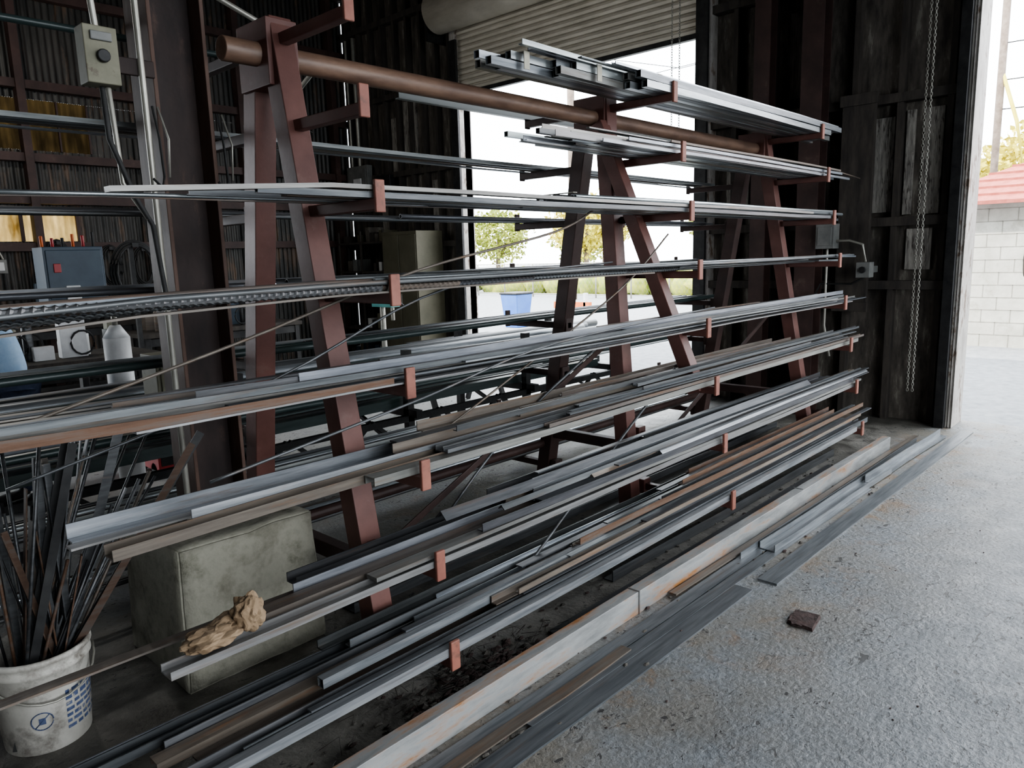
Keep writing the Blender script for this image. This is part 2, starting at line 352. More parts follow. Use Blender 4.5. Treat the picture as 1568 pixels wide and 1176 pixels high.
while z < 5.0:
    b.sweep([(7.53, 4.03, z), (7.53, 7.97, z)], [(-.018, 0), (.012, .01), (.02, .04), (.012, .066), (-.018, .074), (-.022, .04)], M_slat, smooth=False)
    z += .075
b.done()
for nm, y, w, m in (("steel_wall_column", 2.86, .2, M_oxd), ("steel_wall_column", 3.36, .16, M_oxd)):
    b = B(nm); b.sweep([(XE-.24, y, 0), (XE-.24, y, ZC)], p_h(w, w, .014), m); b.box(XE-.38, XE-.12, y-.14, y+.14, 0, .02, m); b.done(.002)
b = B("plywood_panel"); b.box(XE-.18, XE-.125, 2.33, 2.62, 1.05, 3.0, M_stud); b.box(XE-.20, XE-.18, 2.31, 2.64, 2.92, 3.02, M_stud)
b.box(XE-.20, XE-.18, 2.31, 2.64, 1.03, 1.12, M_stud); b.done(.003)

def chain(name, x, y, z0, z1, loop=.09):
    b = B(name)
    for yy in (y-loop/2, y+loop/2):
        z = z0; i = 0
        while z < z1:
            w = .009
            P = []
            for k in range(9):
                a = 2*math.pi*k/8; r = (w*math.cos(a), .017*math.sin(a))
                P.append((x+(r[0] if i % 2 else 0), yy+(0 if i % 2 else r[0]), z+r[1]))
            for k in range(8): b.cyl(P[k], P[k+1], .003, M_cond, 4)
            z += .026; i += 1
    b.done()
chain("hoist_chain", XE-.34, 1.86, .35, 4.6, .04)
chain("hoist_chain", XE-.34, 4.3, 2.9, 4.6)

b = B("wall_switch_box")
b.box(7.2, 7.34, 2.57, 2.74, 1.63, 1.86, M_ebox); b.box(7.19, 7.2, 2.59, 2.72, 1.66, 1.83, M_ebox)
b.box(7.2, 7.32, 2.24, 2.36, 1.36, 1.5, M_ebox); b.cyl((7.18, 2.3, 1.43), (7.2, 2.3, 1.43), .03, M_black)
b.path([(7.27, 2.58, 1.70), (7.27, 2.45, 1.70), (7.27, 2.33, 1.66), (7.27, 2.3, 1.5)], .012, M_cond)
b.path([(7.27, 2.65, 1.63), (7.27, 2.65, .9), (7.3, 2.6, .6)], .012, M_cond)
b.path([(7.27, 2.3, 1.36), (7.27, 2.42, 1.3), (7.27, 2.7, 1.3), (7.27, 2.8, 1.1)], .01, M_black)
b.box(7.27, XE-.20, 2.645, 2.7, 1.7, 1.78, M_ebox); b.box(7.27, XE-.1, 2.26, 2.30, 1.4, 1.46, M_ebox)
b.done(.004)

# ------------------------------------------------------------------ the rack
XF = (1.72, 4.0, 6.3)
def tipY(i): return 2.372-.0603*(i-1)
def tipZ(i): return 2.57-.3437*(i-1)
YC = 2.95
b = B("cantilever_storage_rack")
def col(b, p0, p1, w, m):
    b.sweep([p0, p1], [(-w/2, -w/2), (w/2, -w/2), (w/2, w/2), (-w/2, w/2)], m, upv=(1, 0, 0))
for k, X in enumerate(XF):
    if k == 1:
        col(b, (X-.16, 2.58, 0), (X, 2.88, 2.62), .10, M_ox)
        col(b, (X+.0, 2.20, .80), (X-.08, 2.86, 2.45), .085, M_ox)
    else:
        col(b, (X, 2.40, 0), (X, 2.885, 2.62), .10, M_ox)
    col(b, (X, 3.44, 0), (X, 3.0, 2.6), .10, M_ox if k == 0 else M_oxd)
    b.box(X-.07, X+.07, 2.83, 3.07, 2.36, 2.62, M_ox)
    b.box(X-.12, X+.12, 2.27 if k != 1 else 2.45, 2.53 if k != 1 else 2.7, 0, .015, M_ox)
    b.box(X-.12, X+.12, 3.32, 3.56, 0, .015, M_ox)
    for zz in (.35,): b.box(X-.03, X+.03, 2.45+.19*zz, 3.40-.17*zz, zz, zz+.07, M_oxd)
    for i in range(1, 9):
        for sgn in (0, 1):
            ty, tz = tipY(i), tipZ(i)
            cy = 2.40+.485*tz/2.62
            if k == 1: cy = 2.58+.3*tz/2.62
            y0, y1 = ty, cy
            if sgn: y0, y1 = 2*YC-cy, 2*YC-ty
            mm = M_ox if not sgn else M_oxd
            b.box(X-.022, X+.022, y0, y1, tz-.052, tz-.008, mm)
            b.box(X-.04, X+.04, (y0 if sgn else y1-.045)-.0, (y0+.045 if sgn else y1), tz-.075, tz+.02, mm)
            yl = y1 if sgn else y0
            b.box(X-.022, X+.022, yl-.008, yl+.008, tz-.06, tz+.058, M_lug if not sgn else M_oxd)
b.cyl((1.50, YC-.03, 2.49), (6.42, YC-.03, 2.49), .048, M_pipe, 20)
for (xa, xb) in ((1.72, 3.95), (4.0, 6.3)):
    for (za, zb) in ((.30, 1.15),):
        ya = 2.50+.18*za; yb = 2.50+.18*zb
        b.sweep([(xa, ya, za), (xb, yb, zb)], p_flat(.01, .035), M_oxd)
b.cyl((1.72, 3.42, .3), (6.3, 3.42, .3), .03, M_oxd, 10)
b.done(.004)

# ------------------------------------------------------------------ bar stock
def sagpts(x0, x1, y, z, dy=0., k=.01, seg=6, dz=0.):
    P = []
    n = max(3, int((x1-x0)*seg/4))
    ph = R(0, 6)
    for i in range(n+1):
        x = x0+(x1-x0)*i/n; t = i/n
        d = 0
        if x < 1.72: d += k*(1.72-x)**2
        if x > 6.3: d += k*(x-6.3)**2*2
        d += .003*math.sin(x*2.2+ph)
        P.append((x, y+dy*(t-.5)+.003*math.sin(x*1.3+ph), z-d+dz*(t-.5)))
    return P
def bar(b, kind, size, x0, x1, y, z, m, tint=None, dy=None, k=.01, dz=0., h=None):
    if tint is None: tint = R(.55, 1.2)
    if isinstance(tint, float): tint = (tint*R(.97, 1.03), tint, tint*R(.96, 1.05))
    if dy is None: dy = R(-.02, .02)
    P = sagpts(x0, x1, y, z, dy, k, dz=dz); inn = None; sm = False
    if kind == 'flat': pr = p_flat(size, h or .007)
    elif kind == 'angle': pr = p_angle(size)
    elif kind == 'anglef': pr = p_angle(size, flip=True)
    elif kind == 'vee': pr = p_vee(size)
    elif kind == 'chan': pr = p_chan(size, h or size*.5)
    elif kind == 'chans': pr = p_chan_s(size, h or size*1.8)
    elif kind == 'down': pr = [(a, (h or size*.5)-c) for a, c in p_chan(size, h or size*.5)][::-1]
    elif kind == 'sq': pr = p_sq(size); inn = p_sqi(size)
    elif kind == 'sqs': pr = p_sq(size)
    elif kind == 'pipe': pr = p_rnd(size/2, 12); inn = p_rndi(size/2, 12); sm = True
    elif kind == 'rod': pr = p_rnd(size/2, 8); sm = True
    elif kind == 'rebar':
        r = size/2; step = .0085
        pts = sagpts(x0, x1, y, z, dy, k, seg=20)
        n = int((x1-x0)/step); prev = None
        for i in range(n+1):
            x = x0+i*step; f = i/n*(len(pts)-1); a = int(min(f, len(pts)-2)); t = f-a
            c = Vector(pts[a]).lerp(Vector(pts[a+1]), t)
            ring = []
            q = r*(1.25 if i % 3 == 0 else .88)
            for j in range(8):
                an = 2*math.pi*j/8
                ring.append(b.bm.verts.new((c.x+.006*math.sin(an), c.y+q*math.cos(an), c.z+r+q*math.sin(an))))
            if prev:
                for j in range(8): b.face([prev[j], ring[j], ring[(j+1) % 8], prev[(j+1) % 8]], m, tint, False)
            else: b.face(ring, m, tint)
            prev = ring
        b.face(prev[::-1], m, tint); return
    b.sweep(P, pr, m, tint, inn, smooth=sm)
POOL = [S_dark]*8+[S_blue]*7+[S_brn]*5+[S_galv]+[S_tan]*2+[S_rust]
def fill(b, i, dz, x0r, x1r, kinds, smin, smax, ya=.035, yb=.36, gap=.004, k=.002, pool=POOL, prob=1.):
    y = tipY(i)+ya; z = tipZ(i)-.007+dz
    while y < tipY(i)+yb:
        s = R(smin, smax)
        if R(0, 1) < prob:
            bar(b, random.choice(kinds), s, R(*x0r), R(*x1r), y+s/2, z+R(0, .002), random.choice(pool), k=k, dy=R(-.006, .006))
        y += s+gap

def armtop(i): return tipZ(i)-.007
# level 1
b = B("galvanised_tube_stock"); z = armtop(1)
y0 = tipY(1)
for r_ in range(2):
    for j in range(8):
        yy = y0+.03+j*.043
        s = 3.72 if j < 3 else (3.18 if j < 5 else 2.72)
        bar(b, 'sq', .038, s+R(-.07, .14), 6.55+R(-.1, .35), yy, z+r_*.041, [S_galv, S_blue, S_galv, S_tan][(j+r_) % 4], k=.0, dy=R(-.004, .004), tint=R(.6, .95))
for j in range(8): bar(b, ['chan', 'flat', 'angle', 'anglef'][j % 4], R(.02, .035), 3.2+R(-.45, .7), 6.6+R(-.2, .3), y0+.05+j*.042, z+.083, [S_galv, S_blue, S_galv, S_dark][j % 4], k=0., dy=R(-.008, .008))
for (x, ya, yb) in ((2.9, .2, .36), (3.4, .12, .26), (3.85, .02, .14)):
    b.box(x, x+.04, y0+ya, y0+yb, z+.083, z+.086, M_tape)
    b.box(x, x+.04, y0+ya-.004, y0+ya, z, z+.085, M_tape)
b.done()
# level 2
b = B("light_channel_stock"); z = armtop(2); y0 = tipY(2)
P2 = [S_galv, S_galv, S_tan, S_blue, S_brn, S_dark, S_tan]
fill(b, 2, 0, (2.85, 3.4), (6.3, 6.9), ['chan', 'flat', 'angle', 'sq', 'anglef'], .014, .03, pool=P2, k=0)
fill(b, 2, .03, (2.85, 3.6), (6.3, 6.9), ['sq', 'chan', 'flat', 'angle'], .014, .028, pool=P2, k=0, prob=.7)
fill(b, 2, .058, (2.85, 4.2), (6.0, 6.9), ['flat', 'angle', 'rod'], .01, .024, pool=P2, k=0, prob=.4)
bar(b, 'rod', .010, 4.2, 7.2, y0+.05, z+.06, S_brn, k=.02)
b.done()
# level 3
b = B("tube_and_flat_stock"); z = armtop(3); y0 = tipY(3)
bar(b, 'flat', .045, .80, 5.9, y0+.035, z+.030, S_tan, dy=0., k=.05, tint=.95, h=.016)
bar(b, 'sq', .022, 1.25, 6.3, y0+.03, z, S_dark); bar(b, 'pipe', .024, 1.35, 6.5, y0+.065, z, S_blue); bar(b, 'flat', .04, 1.4, 6.5, y0+.11, z, S_brn)
for j in range(9): bar(b, ['pipe', 'sq', 'angle', 'rod', 'rod'][j % 5], R(.012, .024), [1.5, 2.7, 1.1, 1.9, .3, 2.2, 1.4, .2, 2.0][j], 6.5+R(-.2, .6), y0+.145+j*.026, z, [S_galv, S_blue, S_dark, S_brn][j % 4])
for j in range(9): bar(b, 'pipe', .024, 2.72+R(0, .2), 6.6+R(-.1, .2), y0+.045+j*.026, z+.026, [S_galv, S_blue, S_dark, S_tan][j % 4], dy=0., k=0)
for j in range(6): bar(b, 'pipe', .022, 2.85+R(0, .2), 6.5, y0+.08+j*.026, z+.05, [S_galv, S_dark][j % 2], dy=0., k=0)
b.box(2.95, 2.98, y0+.06, y0+.29, z+.073, z+.076, M_tape)
b.done()
# level 4
b = B("rebar_and_rod_stock"); z = armtop(4); y0 = tipY(4)
for j in range(5): bar(b, 'rebar', .025, -.7, [1.68, 2.1, 2.6, 3.4, 4.][j], y0+.028+j*.030, z+.003, [S_dark, S_brn, S_dark, S_blue, S_dark][j], tint=[1.2, 1., 1., .8, 1.][j], k=.004+.006*j, dy=.01)
for j in range(14): bar(b, ['rod', 'sqs', 'rod', 'flat', 'rod', 'angle'][j % 6], R(.010, .020), [-.5, .1, -.6, .9, -.7, 1.6, .4][j % 7], 6.5+R(-.3, .6), y0+.03+j*.024, z-.001+(.030 if j < 6 else 0), [S_dark, S_blue, S_brn, S_dark, S_galv, S_rust][j % 6], k=R(.004, .03))
for j in range(12): bar(b, ['rod', 'flat', 'sqs'][j % 3], R(.008, .02), 1.3+R(0, 2), 6.3+R(-.3, .8), y0+.05+j*.025, z+.026+(.012 if j < 6 else 0), [S_blue, S_dark, S_brn, S_galv][j % 4], k=R(0, .01))
bar(b, 'flat', .03, .15, 3.5, y0+.02, z-.0, S_brn, k=.03)
b.done()
# level 5
b = B("flat_bar_stock"); z = armtop(5); y0 = tipY(5)
bar(b, 'angle', .030, -.6, 1.66, y0+.03, z, S_rust, k=-.01, dy=0., tint=.85)
bar(b, 'flat', .035, .75, 6.5, y0+.028, z+.002, S_tan, k=.0, dy=0.)
P5 = [S_brn, S_blue, S_dark, S_brn, S_tan, S_rust, S_blue, S_dark]
fill(b, 5, 0, (-.7, .3), (6.2, 7.), ['flat', 'flat', 'angle', 'flat', 'chan'], .02, .045, ya=.055, k=-.004, pool=P5)
fill(b, 5, .020, (-.6, 1.6), (5.6, 6.9), ['flat', 'flat', 'angle', 'flat'], .02, .05, k=-.004, prob=.9, pool=P5)
fill(b, 5, .040, (-.6, 2.6), (5.2, 6.8), ['flat', 'flat', 'angle', 'rod'], .014, .04, k=-.004, prob=.6, pool=P5)
fill(b, 5, .058, (.6, 3.6), (5.2, 6.8), ['flat', 'flat', 'angle'], .012, .04, ya=.08, k=-.004, prob=.45, pool=P5)
b.done()
# level 6
b = B("angle_iron_stock"); z = armtop(6); y0 = tipY(6)
bar(b, 'anglef', .05, .62, 6.3, y0+.345, z, S_blue, k=.002, dy=0., tint=1.1)
bar(b, 'flat', .045, .60, 6.6, y0+.285, z, S_tan, k=.004, dy=0., tint=1.1)
bar(b, 'angle', .055, .92, 6.5, y0+.22, z, S_blue, k=.003, dy=.02, tint=1.2)
bar(b, 'chan', .07, .66, 2.2, y0+.14, z, S_brn, k=.01, dy=0.)
bar(b, 'down', .06, 1.52, 6.6, y0+.075, z+.0, S_tan, k=.003, dy=.0, h=.03, tint=.85)
fill(b, 6, .034, (1.3, 2.6), (6.2, 7.), ['angle', 'flat', 'anglef', 'chan', 'flat'], .025, .05, k=.002, prob=.9)
fill(b, 6, .062, (1.6, 3.8), (5.6, 6.9), ['angle', 'flat', 'anglef', 'down', 'flat'], .02, .06, k=.002, prob=.8)
fill(b, 6, .095, (2.0, 4.2), (5.2, 6.8), ['angle', 'flat', 'vee', 'chan'], .02, .05, k=.002, prob=.5)
b.done()
# level 7
b = B("channel_stock"); z = armtop(7); y0 = tipY(7)
bar(b, 'chan', .07, .72, 6.3, y0+.055, z, S_tan, k=.004, dy=.02, h=.026, tint=.85)
bar(b, 'flat', .045, -.3, 1.3, y0+.24, z, S_brn, k=.0, dy=-.04, tint=.9)
bar(b, 'down', .065, 1.0, 6.4, y0+.145, z, S_brn, k=.002, dy=.0, h=.034)
bar(b, 'angle', .055, 1.22, 6.6, y0+.22, z, S_blue, k=.002, dy=.0)
bar(b, 'chan', .07, 1.28, 6.3, y0+.31, z, S_dark, k=.002, dy=.0)
bar(b, 'flat', .06, 1.45, 6.5, y0+.06, z+.028, S_tan, k=.002, dy=.0, h=.016)
fill(b, 7, .046, (1.6, 2.8), (6.1, 6.9), ['angle', 'flat', 'anglef', 'down', 'flat'], .025, .06, k=.0, prob=.85)
fill(b, 7, .082, (1.8, 3.8), (5.6, 6.9), ['flat', 'flat', 'angle', 'vee'], .02, .055, k=.0, prob=.7)
fill(b, 7, .105, (2.4, 4.4), (5.6, 6.9), ['flat', 'flat', 'rod'], .015, .05, k=.0, prob=.4)
b.done()
# level 8
b = B("long_angle_stock"); z = armtop(8); y0 = tipY(8)
bar(b, 'sq', .036, -.2, 6.2, y0+.03, z, S_blue, k=.0, dy=0., tint=1.15)
bar(b, 'angle', .04, .9, 6.6, y0+.075, z, S_blue, k=.0, dy=0.)
bar(b, 'angle', .04, .5, 6.5, y0+.12, z, S_dark, k=.0, dy=0., tint=1.3)
bar(b, 'flat', .05, .8, 6.6, y0+.17, z, S_brn, k=.0, dy=0.)
bar(b, 'down', .055, .7, 6.7, y0+.23, z, S_brn, k=.0, dy=0.)
bar(b, 'angle', .045, .75, 6.3, y0+.29, z, S_dark, k=.0, dy=0., tint=1.2)
bar(b, 'chan', .06, .2, 6.4, y0+.35, z, S_dark, k=.0, dy=0.)
bar(b, 'angle', .05, .05, 6.3, y0+.41, z-.02, S_blue, k=.0, dy=0., tint=.8)
fill(b, 8, .042, (1.0, 2.4), (6.0, 6.9), ['angle', 'sq', 'angle', 'flat', 'anglef'], .018, .036, ya=.045, k=.0, prob=.9, pool=[S_blue, S_dark, S_blue, S_galv, S_dark, S_brn])
fill(b, 8, .076, (1.6, 3.4), (5.6, 6.9), ['angle', 'flat', 'sq', 'flat'], .018, .04, ya=.06, k=.0, prob=.75)
fill(b, 8, .108, (2.4, 4.2), (5.6, 6.9), ['flat', 'flat', 'angle'], .018, .045, ya=.08, k=.0, prob=.6, pool=[S_rust, S_brn, S_blue, S_dark, S_rust])
b.done()

b = B("bent_steel_rod")
def bent(P, r, m):
    pts = []
    P = [Vector(p) for p in P]
    for i in range(len(P)-1):
        p0 = P[max(i-1, 0)]; p1 = P[i]; p2 = P[i+1]; p3 = P[min(i+2, len(P)-1)]
        for t in [k/6 for k in range(6)]:
            pts.append(.5*((2*p1)+(p2-p0)*t+(2*p0-5*p1+4*p2-p3)*t*t+(3*p1-p0-3*p2+p3)*t**3))
    pts.append(P[-1]); b.path(pts, r, m, 6, 1.)
bent([(.3, 2.45, 1.15), (1.2, 2.42, 1.38), (2.0, 2.40, 1.60), (2.9, 2.40, 1.76), (3.3, 2.45, 1.88)], .006, S_brn)
bent([(.5, 2.5, 1.02), (1.3, 2.35, 1.25), (2.1, 2.3, 1.53), (3.4, 2.4, 1.6)], .005, S_dark)
bent([(.9, 2.05, 1.03), (1.7, 2.04, 1.15), (2.6, 2.15, 1.25), (4.2, 2.2, 1.3)], .005, S_dark)
bent([(2.0, 2.5, .3), (2.6, 2.45, .8), (3.5, 2.4, 1.25)], .007, S_dark)
bent([(1.8, 2.45, .75), (2.5, 2.4, 1.05), (3.4, 2.35, 1.45), (3.9, 2.35, 1.75)], .005, S_brn)
bent([(2.4, 2.2, .2), (3.2, 2.3, .55), (3.9, 2.3, .95)], .008, S_dark)
b.done()

b = B("rear_rack_steel_stock")
for i in range(1, 9):
    yb = 2*YC-tipY(i); z = armtop(i)
    n = [2, 4, 5, 8, 10, 9, 9, 9][i-1]
    for j in range(n):
        m = random.choice([S_dark, S_dark, S_blue, S_dark, S_brn, M_green, S_galv])
        bar(b, random.choice(['pipe', 'sq', 'angle', 'flat', 'pipe']), R(.015, .04), R(-2.0, -.6) if R(0, 1) < .75 else R(1.6, 3), 6.4+R(-.3, .6), yb-.03-j*(.3/n), z, m, k=R(0, .003))
b.done()

b = B("primed_steel_channel_beam")
b.sweep([(.75, 1.80, 0), (3., 1.80, 0), (6.35, 1.775, 0)], p_chan_s(.06, .11, .008), S_white, 1.)
for x in (2.7, 4.6): b.box(x, x+.008, 1.764, 1.83, .0, .114, S_white, .7)
b.done(.002)
b = B("loose_floor_steel")
def fl(kind, size, x0, x1, ya, yb, m, z=.0, h=None, tint=None):
    if kind == 'flat': pr = p_flat(size, h or .008)
    if kind == 'chan': pr = p_chan(size, h or size*.5)
    if kind == 'angle': pr = p_angle(size)
    if kind == 'anglef': pr = p_angle(size, flip=True)
    n = 5
    b.sweep([(x0+(x1-x0)*i/n, ya+(yb-ya)*i/n+.004*math.sin(i*1.7+x0*9), z) for i in range(n+1)], pr, m, tint or R(.65, 1.))
fl('flat', .10, 3.38, 7.35, 1.46, 1.40, S_blue, h=.01, tint=.75)
fl('flat', .10, .6, 3.25, 1.56, 1.52, S_blue, h=.008, tint=.68)
fl('flat', .07, .7, 4.0, 1.70, 1.66, S_blue, h=.01, tint=.7)
fl('flat', .06, 1.75, 5.2, 1.62, 1.56, S_blue, h=.008, z=.001, tint=.7)
fl('flat', .05, 1.3, 2.4, 1.645, 1.63, S_brn, h=.006, z=.009)
fl('chan', .09, 3.75, 5.65, 1.62, 1.58, S_blue, z=.01, h=.04, tint=.95)
fl('anglef', .06, 5.3, 7.05, 1.58, 1.52, S_blue, z=.012, tint=.9)
fl('angle', .045, 3.55, 6.7, 1.70, 1.66, S_blue, z=.002)
fl('flat', .04, 2.95, 6.9, 1.735, 1.70, S_brn, z=.012)
fl('flat', .09, 2.3, 5.6, 1.93, 1.93, S_dark, z=.002)
fl('angle', .06, 2.9, 5.9, 2.08, 2.06, S_dark, z=.002)
fl('chan', .08, 2.5, 6.1, 2.25, 2.2, S_dark, z=.002)
fl('flat', .10, 1.9, 6.5, 2.6, 2.7, S_brn, z=.002)
fl('chan', .10, 1.85, 6.6, 2.85, 2.85, S_dark, z=.002)
fl('flat', .12, 1.9, 6.2, 3.1, 3.1, S_brn, z=.002)
b.done()

b = B("floor_debris")
for _ in range(420):
    x = R(.2, 5.8); y = random.choice([R(1.86, 2.1), R(1.86, 2.5), R(1.5, 1.78)])
    r = R(.003, .011)
    b.blob((x, y, r*.5+.002), r, random.choice([M_dirt, M_rustflake, M_dirt]), 1, .4, 2, (1.6, 1, .5), smooth=False)
for _ in range(260):
    x = random.gauss(1.85, .18); y = random.gauss(1.98, .06); r = R(.003, .014)
    b.blob((x, max(y, 1.87), r*.5+R(0, .008)), r, random.choice([M_dirt, M_rustflake, M_rustflake]), 1, .5, 2, (2.0, 1, .5), smooth=False)
for _ in range(90):
    x = random.gauss(1.85, .2); y = max(random.gauss(2.0, .07), 1.87)
    b.path([(x, y, .005), (x+R(-.04, .04), y+R(-.03, .03), R(.02, .06)), (x+R(-.09, .09), y+R(-.05, .05), R(.01, .06))], .0012, M_stud, 4)
for _ in range(60):
    x = R(1.5, 7.2); y = R(.3, 1.4); r = R(.002, .005)
    b.blob((x, y, r*.4), r, M_rustflake, 1, .4, 2, (1.5, 1, .5), smooth=False)
b.done()
b = B("rust_scale_plate")
for j, (s, z) in enumerate(((.075, 0), (.07, .006))):
    b.blob((3.11, 1.17, .006+z), s, M_rustflake, 3, .10, 2.5, (1.05, .8, .07), smooth=False)
b.hexa([(3.04, 1.10, .001), (3.19, 1.12, .001), (3.18, 1.235, .001), (3.05, 1.22, .001), (3.045, 1.105, .014), (3.185, 1.125, .016), (3.175, 1.23, .013), (3.055, 1.215, .015)], M_rustflake)
b.done(.002)

# ------------------------------------------------------------------ concrete pier & building column
b = B("concrete_pier")
x0, x1, y0, y1, zt = 1.06, 1.64, 2.76, 3.30, .58
t = bmesh.new(); bmesh.ops.create_cube(t, size=1)
bmesh.ops.bevel(t, geom=t.edges[:], offset=.012, segments=2, affect='EDGES')
bmesh.ops.subdivide_edges(t, edges=t.edges[:], cuts=9, use_grid_fill=True)
vm = {}
for v in t.verts:
    c = v.co; p = Vector((x0+(c.x+.5)*(x1-x0), y0+(c.y+.5)*(y1-y0), (c.z+.5)*zt))
    tp = .02*(.5-c.z)
    p += Vector((c.x*tp*2, c.y*tp*2, 0))
    nn = noise.noise(p*6)*.006+noise.noise(p*17)*.005
    p += Vector((nn if abs(c.x) > .4 else 0, nn if abs(c.y) > .4 else 0, nn if c.z > .4 else 0))
    vm[v] = b.bm.verts.new(p)
for f in t.faces: b.face([vm[v] for v in f.verts], M_conc, 1, True)
t.free(); b.done()
b = B("steel_building_column")
b.box(1.24, 1.256, 2.955, 3.165, .58, ZC, M_colr)
b.box(1.444, 1.46, 2.955, 3.165, .58, ZC, M_colr)
b.box(1.256, 1.444, 3.052, 3.066, .58, ZC, M_colm)
b.box(1.20, 1.50, 2.91, 3.21, .575, .595, M_colm)
b.cyl((1.19, 2.93, .60), (1.19, 2.93, ZC), .012, M_cond, 10)
b.done(.003)
b = B("column_switch_box")
b.box(.98, 1.09, 2.86, 2.94, 2.28, 2.47, M_ylw); b.cyl((1.035, 2.84, 2.37), (1.035, 2.86, 2.37), .022, M_black)
b.box(1.0, 1.07, 2.85, 2.86, 2.42, 2.45, M_ebox)
b.path([(1.04, 2.91, 2.47), (1.02, 2.91, 2.8), (1.0, 2.92, 3.4)], .012, M_cond)
b.path([(1.04, 2.91, 2.28), (1.04, 2.9, 2.1), (1.10, 2.88, 1.9), (1.15, 2.88, 1.8), (1.17, 2.87, 1.5)], .010, M_rub)
b.path([(1.06, 2.91, 2.28), (1.07, 2.9, 1.95), (1.14, 2.88, 1.82)], .010, M_cond)
b.box(1.08, 1.24, 2.935, 2.95, 2.34, 2.40, M_colm)
b.done(.004)
b = B("lifting_hook")
for xx, zz in ((1.22, 2.12), (1.47, 2.12)):
    b.path([(xx, 2.945, zz+.12), (xx, 2.91, zz), (xx+.0, 2.90, zz-.14), (xx-.02, 2.88, zz-.18), (xx-.05, 2.88, zz-.15)], .005, M_rub)
    b.path([(xx+.02, 2.945, zz+.12), (xx+.035, 2.91, zz), (xx+.02, 2.90, zz-.14)], .004, M_cond)
b.done()

# ------------------------------------------------------------------ bucket with offcuts
e = empty("plastic_bucket")
BX, BY = .60, 2.90
b = B("shell", e)
prof = [(.130, 0), (.135, .005), (.155, .29), (.163, .295), (.163, .305), (.157, .31), (.159, .33), (.168, .335), (.168, .35), (.160, .354), (.154, .35), (.150, .30), (.128, .012), (0.001, .012)]
n = 40; rings = []
for r, zz in prof: rings.append([b.bm.verts.new((BX+r*math.cos(2*math.pi*i/n), BY+r*math.sin(2*math.pi*i/n), zz)) for i in range(n)])
for k in range(len(rings)-1):
    for i in range(n): b.face([rings[k][i], rings[k][(i+1) % n], rings[k+1][(i+1) % n], rings[k+1][i]], M_bucket, 1, True)
b.face(rings[0][::-1], M_bucket); b.done()
b = B("label", e)
def patch(a0, a1, z0, z1, m=M_label):
    k = max(2, int(abs(a1-a0)/5)); pr = None
    for i in range(k+1):
        a = math.radians(a0+(a1-a0)*i/k); c = []
        for zz in (z0, z1):
            r = .135+.020*(zz-.005)/.285+.0012; c.append(b.bm.verts.new((BX+r*math.cos(a), BY+r*math.sin(a), zz)))
        if pr: b.face([pr[0], c[0], c[1], pr[1]], m, 1, True)
        pr = c
for row in range(7):
    z0 = .065+row*.022; a = -78
    while a < -20:
        w = R(4, 13); patch(a, a+w, z0, z0+(.012 if row < 5 else .016)); a += w+R(2, 4)
for i in range(24):
    t0, t1 = math.radians(i*15), math.radians(i*15+15)
    a0, a1 = -108+13*math.cos(t0), -108+13*math.cos(t1); z0, z1 = .13+.032*math.sin(t0), .13+.032*math.sin(t1)
    def pp(a, zz):
        r = .135+.020*(zz-.005)/.285+.0012; a = math.radians(a); return (BX+r*math.cos(a), BY+r*math.sin(a), zz)
    b.cyl(pp(a0, z0), pp(a1, z1), .002, M_label, 5)
b.path([pp(-117, .108), pp(-108, .13), pp(-99, .152)], .002, M_label, 5)
patch(-112, -104, .118, .142)
b.done()
b = B("handle", e)
b.path([(BX+.170*math.cos(a), BY+.170*math.sin(a)-.0, .30-.10*math.sin(math.pi*i/12)) for i, a in enumerate([math.radians(-175+i*14) for i in range(13)])], .004, M_cond, 6); b.done()
b = B("steel_offcuts", e)
for i in range(58):
    ax = R(-.10, .12); ay = R(-.09, .09)
    L_ = R(.5, 1.15); tx = R(-.25, .62)+(.25 if i % 3 == 0 else 0); ty = R(-.12, .12)
    zr = .34; p1 = Vector((BX+ax+tx*(L_-zr), BY+ay+ty*(L_-zr), L_))
    bxx = max(-.11, min(.11, ax-tx*.30)); p0 = Vector((BX+bxx*.9, BY+ay*.7, .02))
    k = i % 4
    mm = random.choice([S_dark, S_dark, S_brn, M_black, S_dark, S_dark, S_rust])
    tt = R(.35, .85)
    if k == 0: b.sweep([p0, p1], p_angle(R(.02, .034), .004), mm, tt)
    elif k == 1: b.sweep([p0, p1], p_flat(R(.015, .03), .005), mm, tt)
    else: b.path([p0, p1], R(.003, .007), mm, 6, tt)
b.done()

b = B("crumpled_paper_bag")
def crumple(c, r, sc, rotz, amp):
    t = bmesh.new(); bmesh.ops.create_icosphere(t, subdivisions=4, radius=1)
    off = Vector((R(-9, 9), R(-9, 9), R(-9, 9))); vm = {}
    for v in t.verts:
        p = v.co.copy()
        d = noise.voronoi(p*1.4+off)[0]; d2 = noise.voronoi(p*3.3+off)[0]
        k = .78+amp*(d[1]-d[0])+.12*(d2[1]-d2[0])
        p = Vector((p.x*sc[0], p.y*sc[1], p.z*sc[2]))*r*k
        p.rotate(Matrix.Rotation(rotz, 3, 'Z')); vm[v] = b.bm.verts.new(Vector(c)+p)
    for f in t.faces: b.face([vm[v] for v in f.verts], M_paper, 1, False)
    t.free()
crumple((1.0, 2.10, tipZ(7)+.062), .066, (.85, .8, 1.), .3, .42)
crumple((.88, 2.10, tipZ(7)+.030), .088, (1.25, .8, .36), .1, .42)
crumple((.93, 2.13, tipZ(7)+.040), .066, (1.2, .7, .45), .6, .42)
b.done()

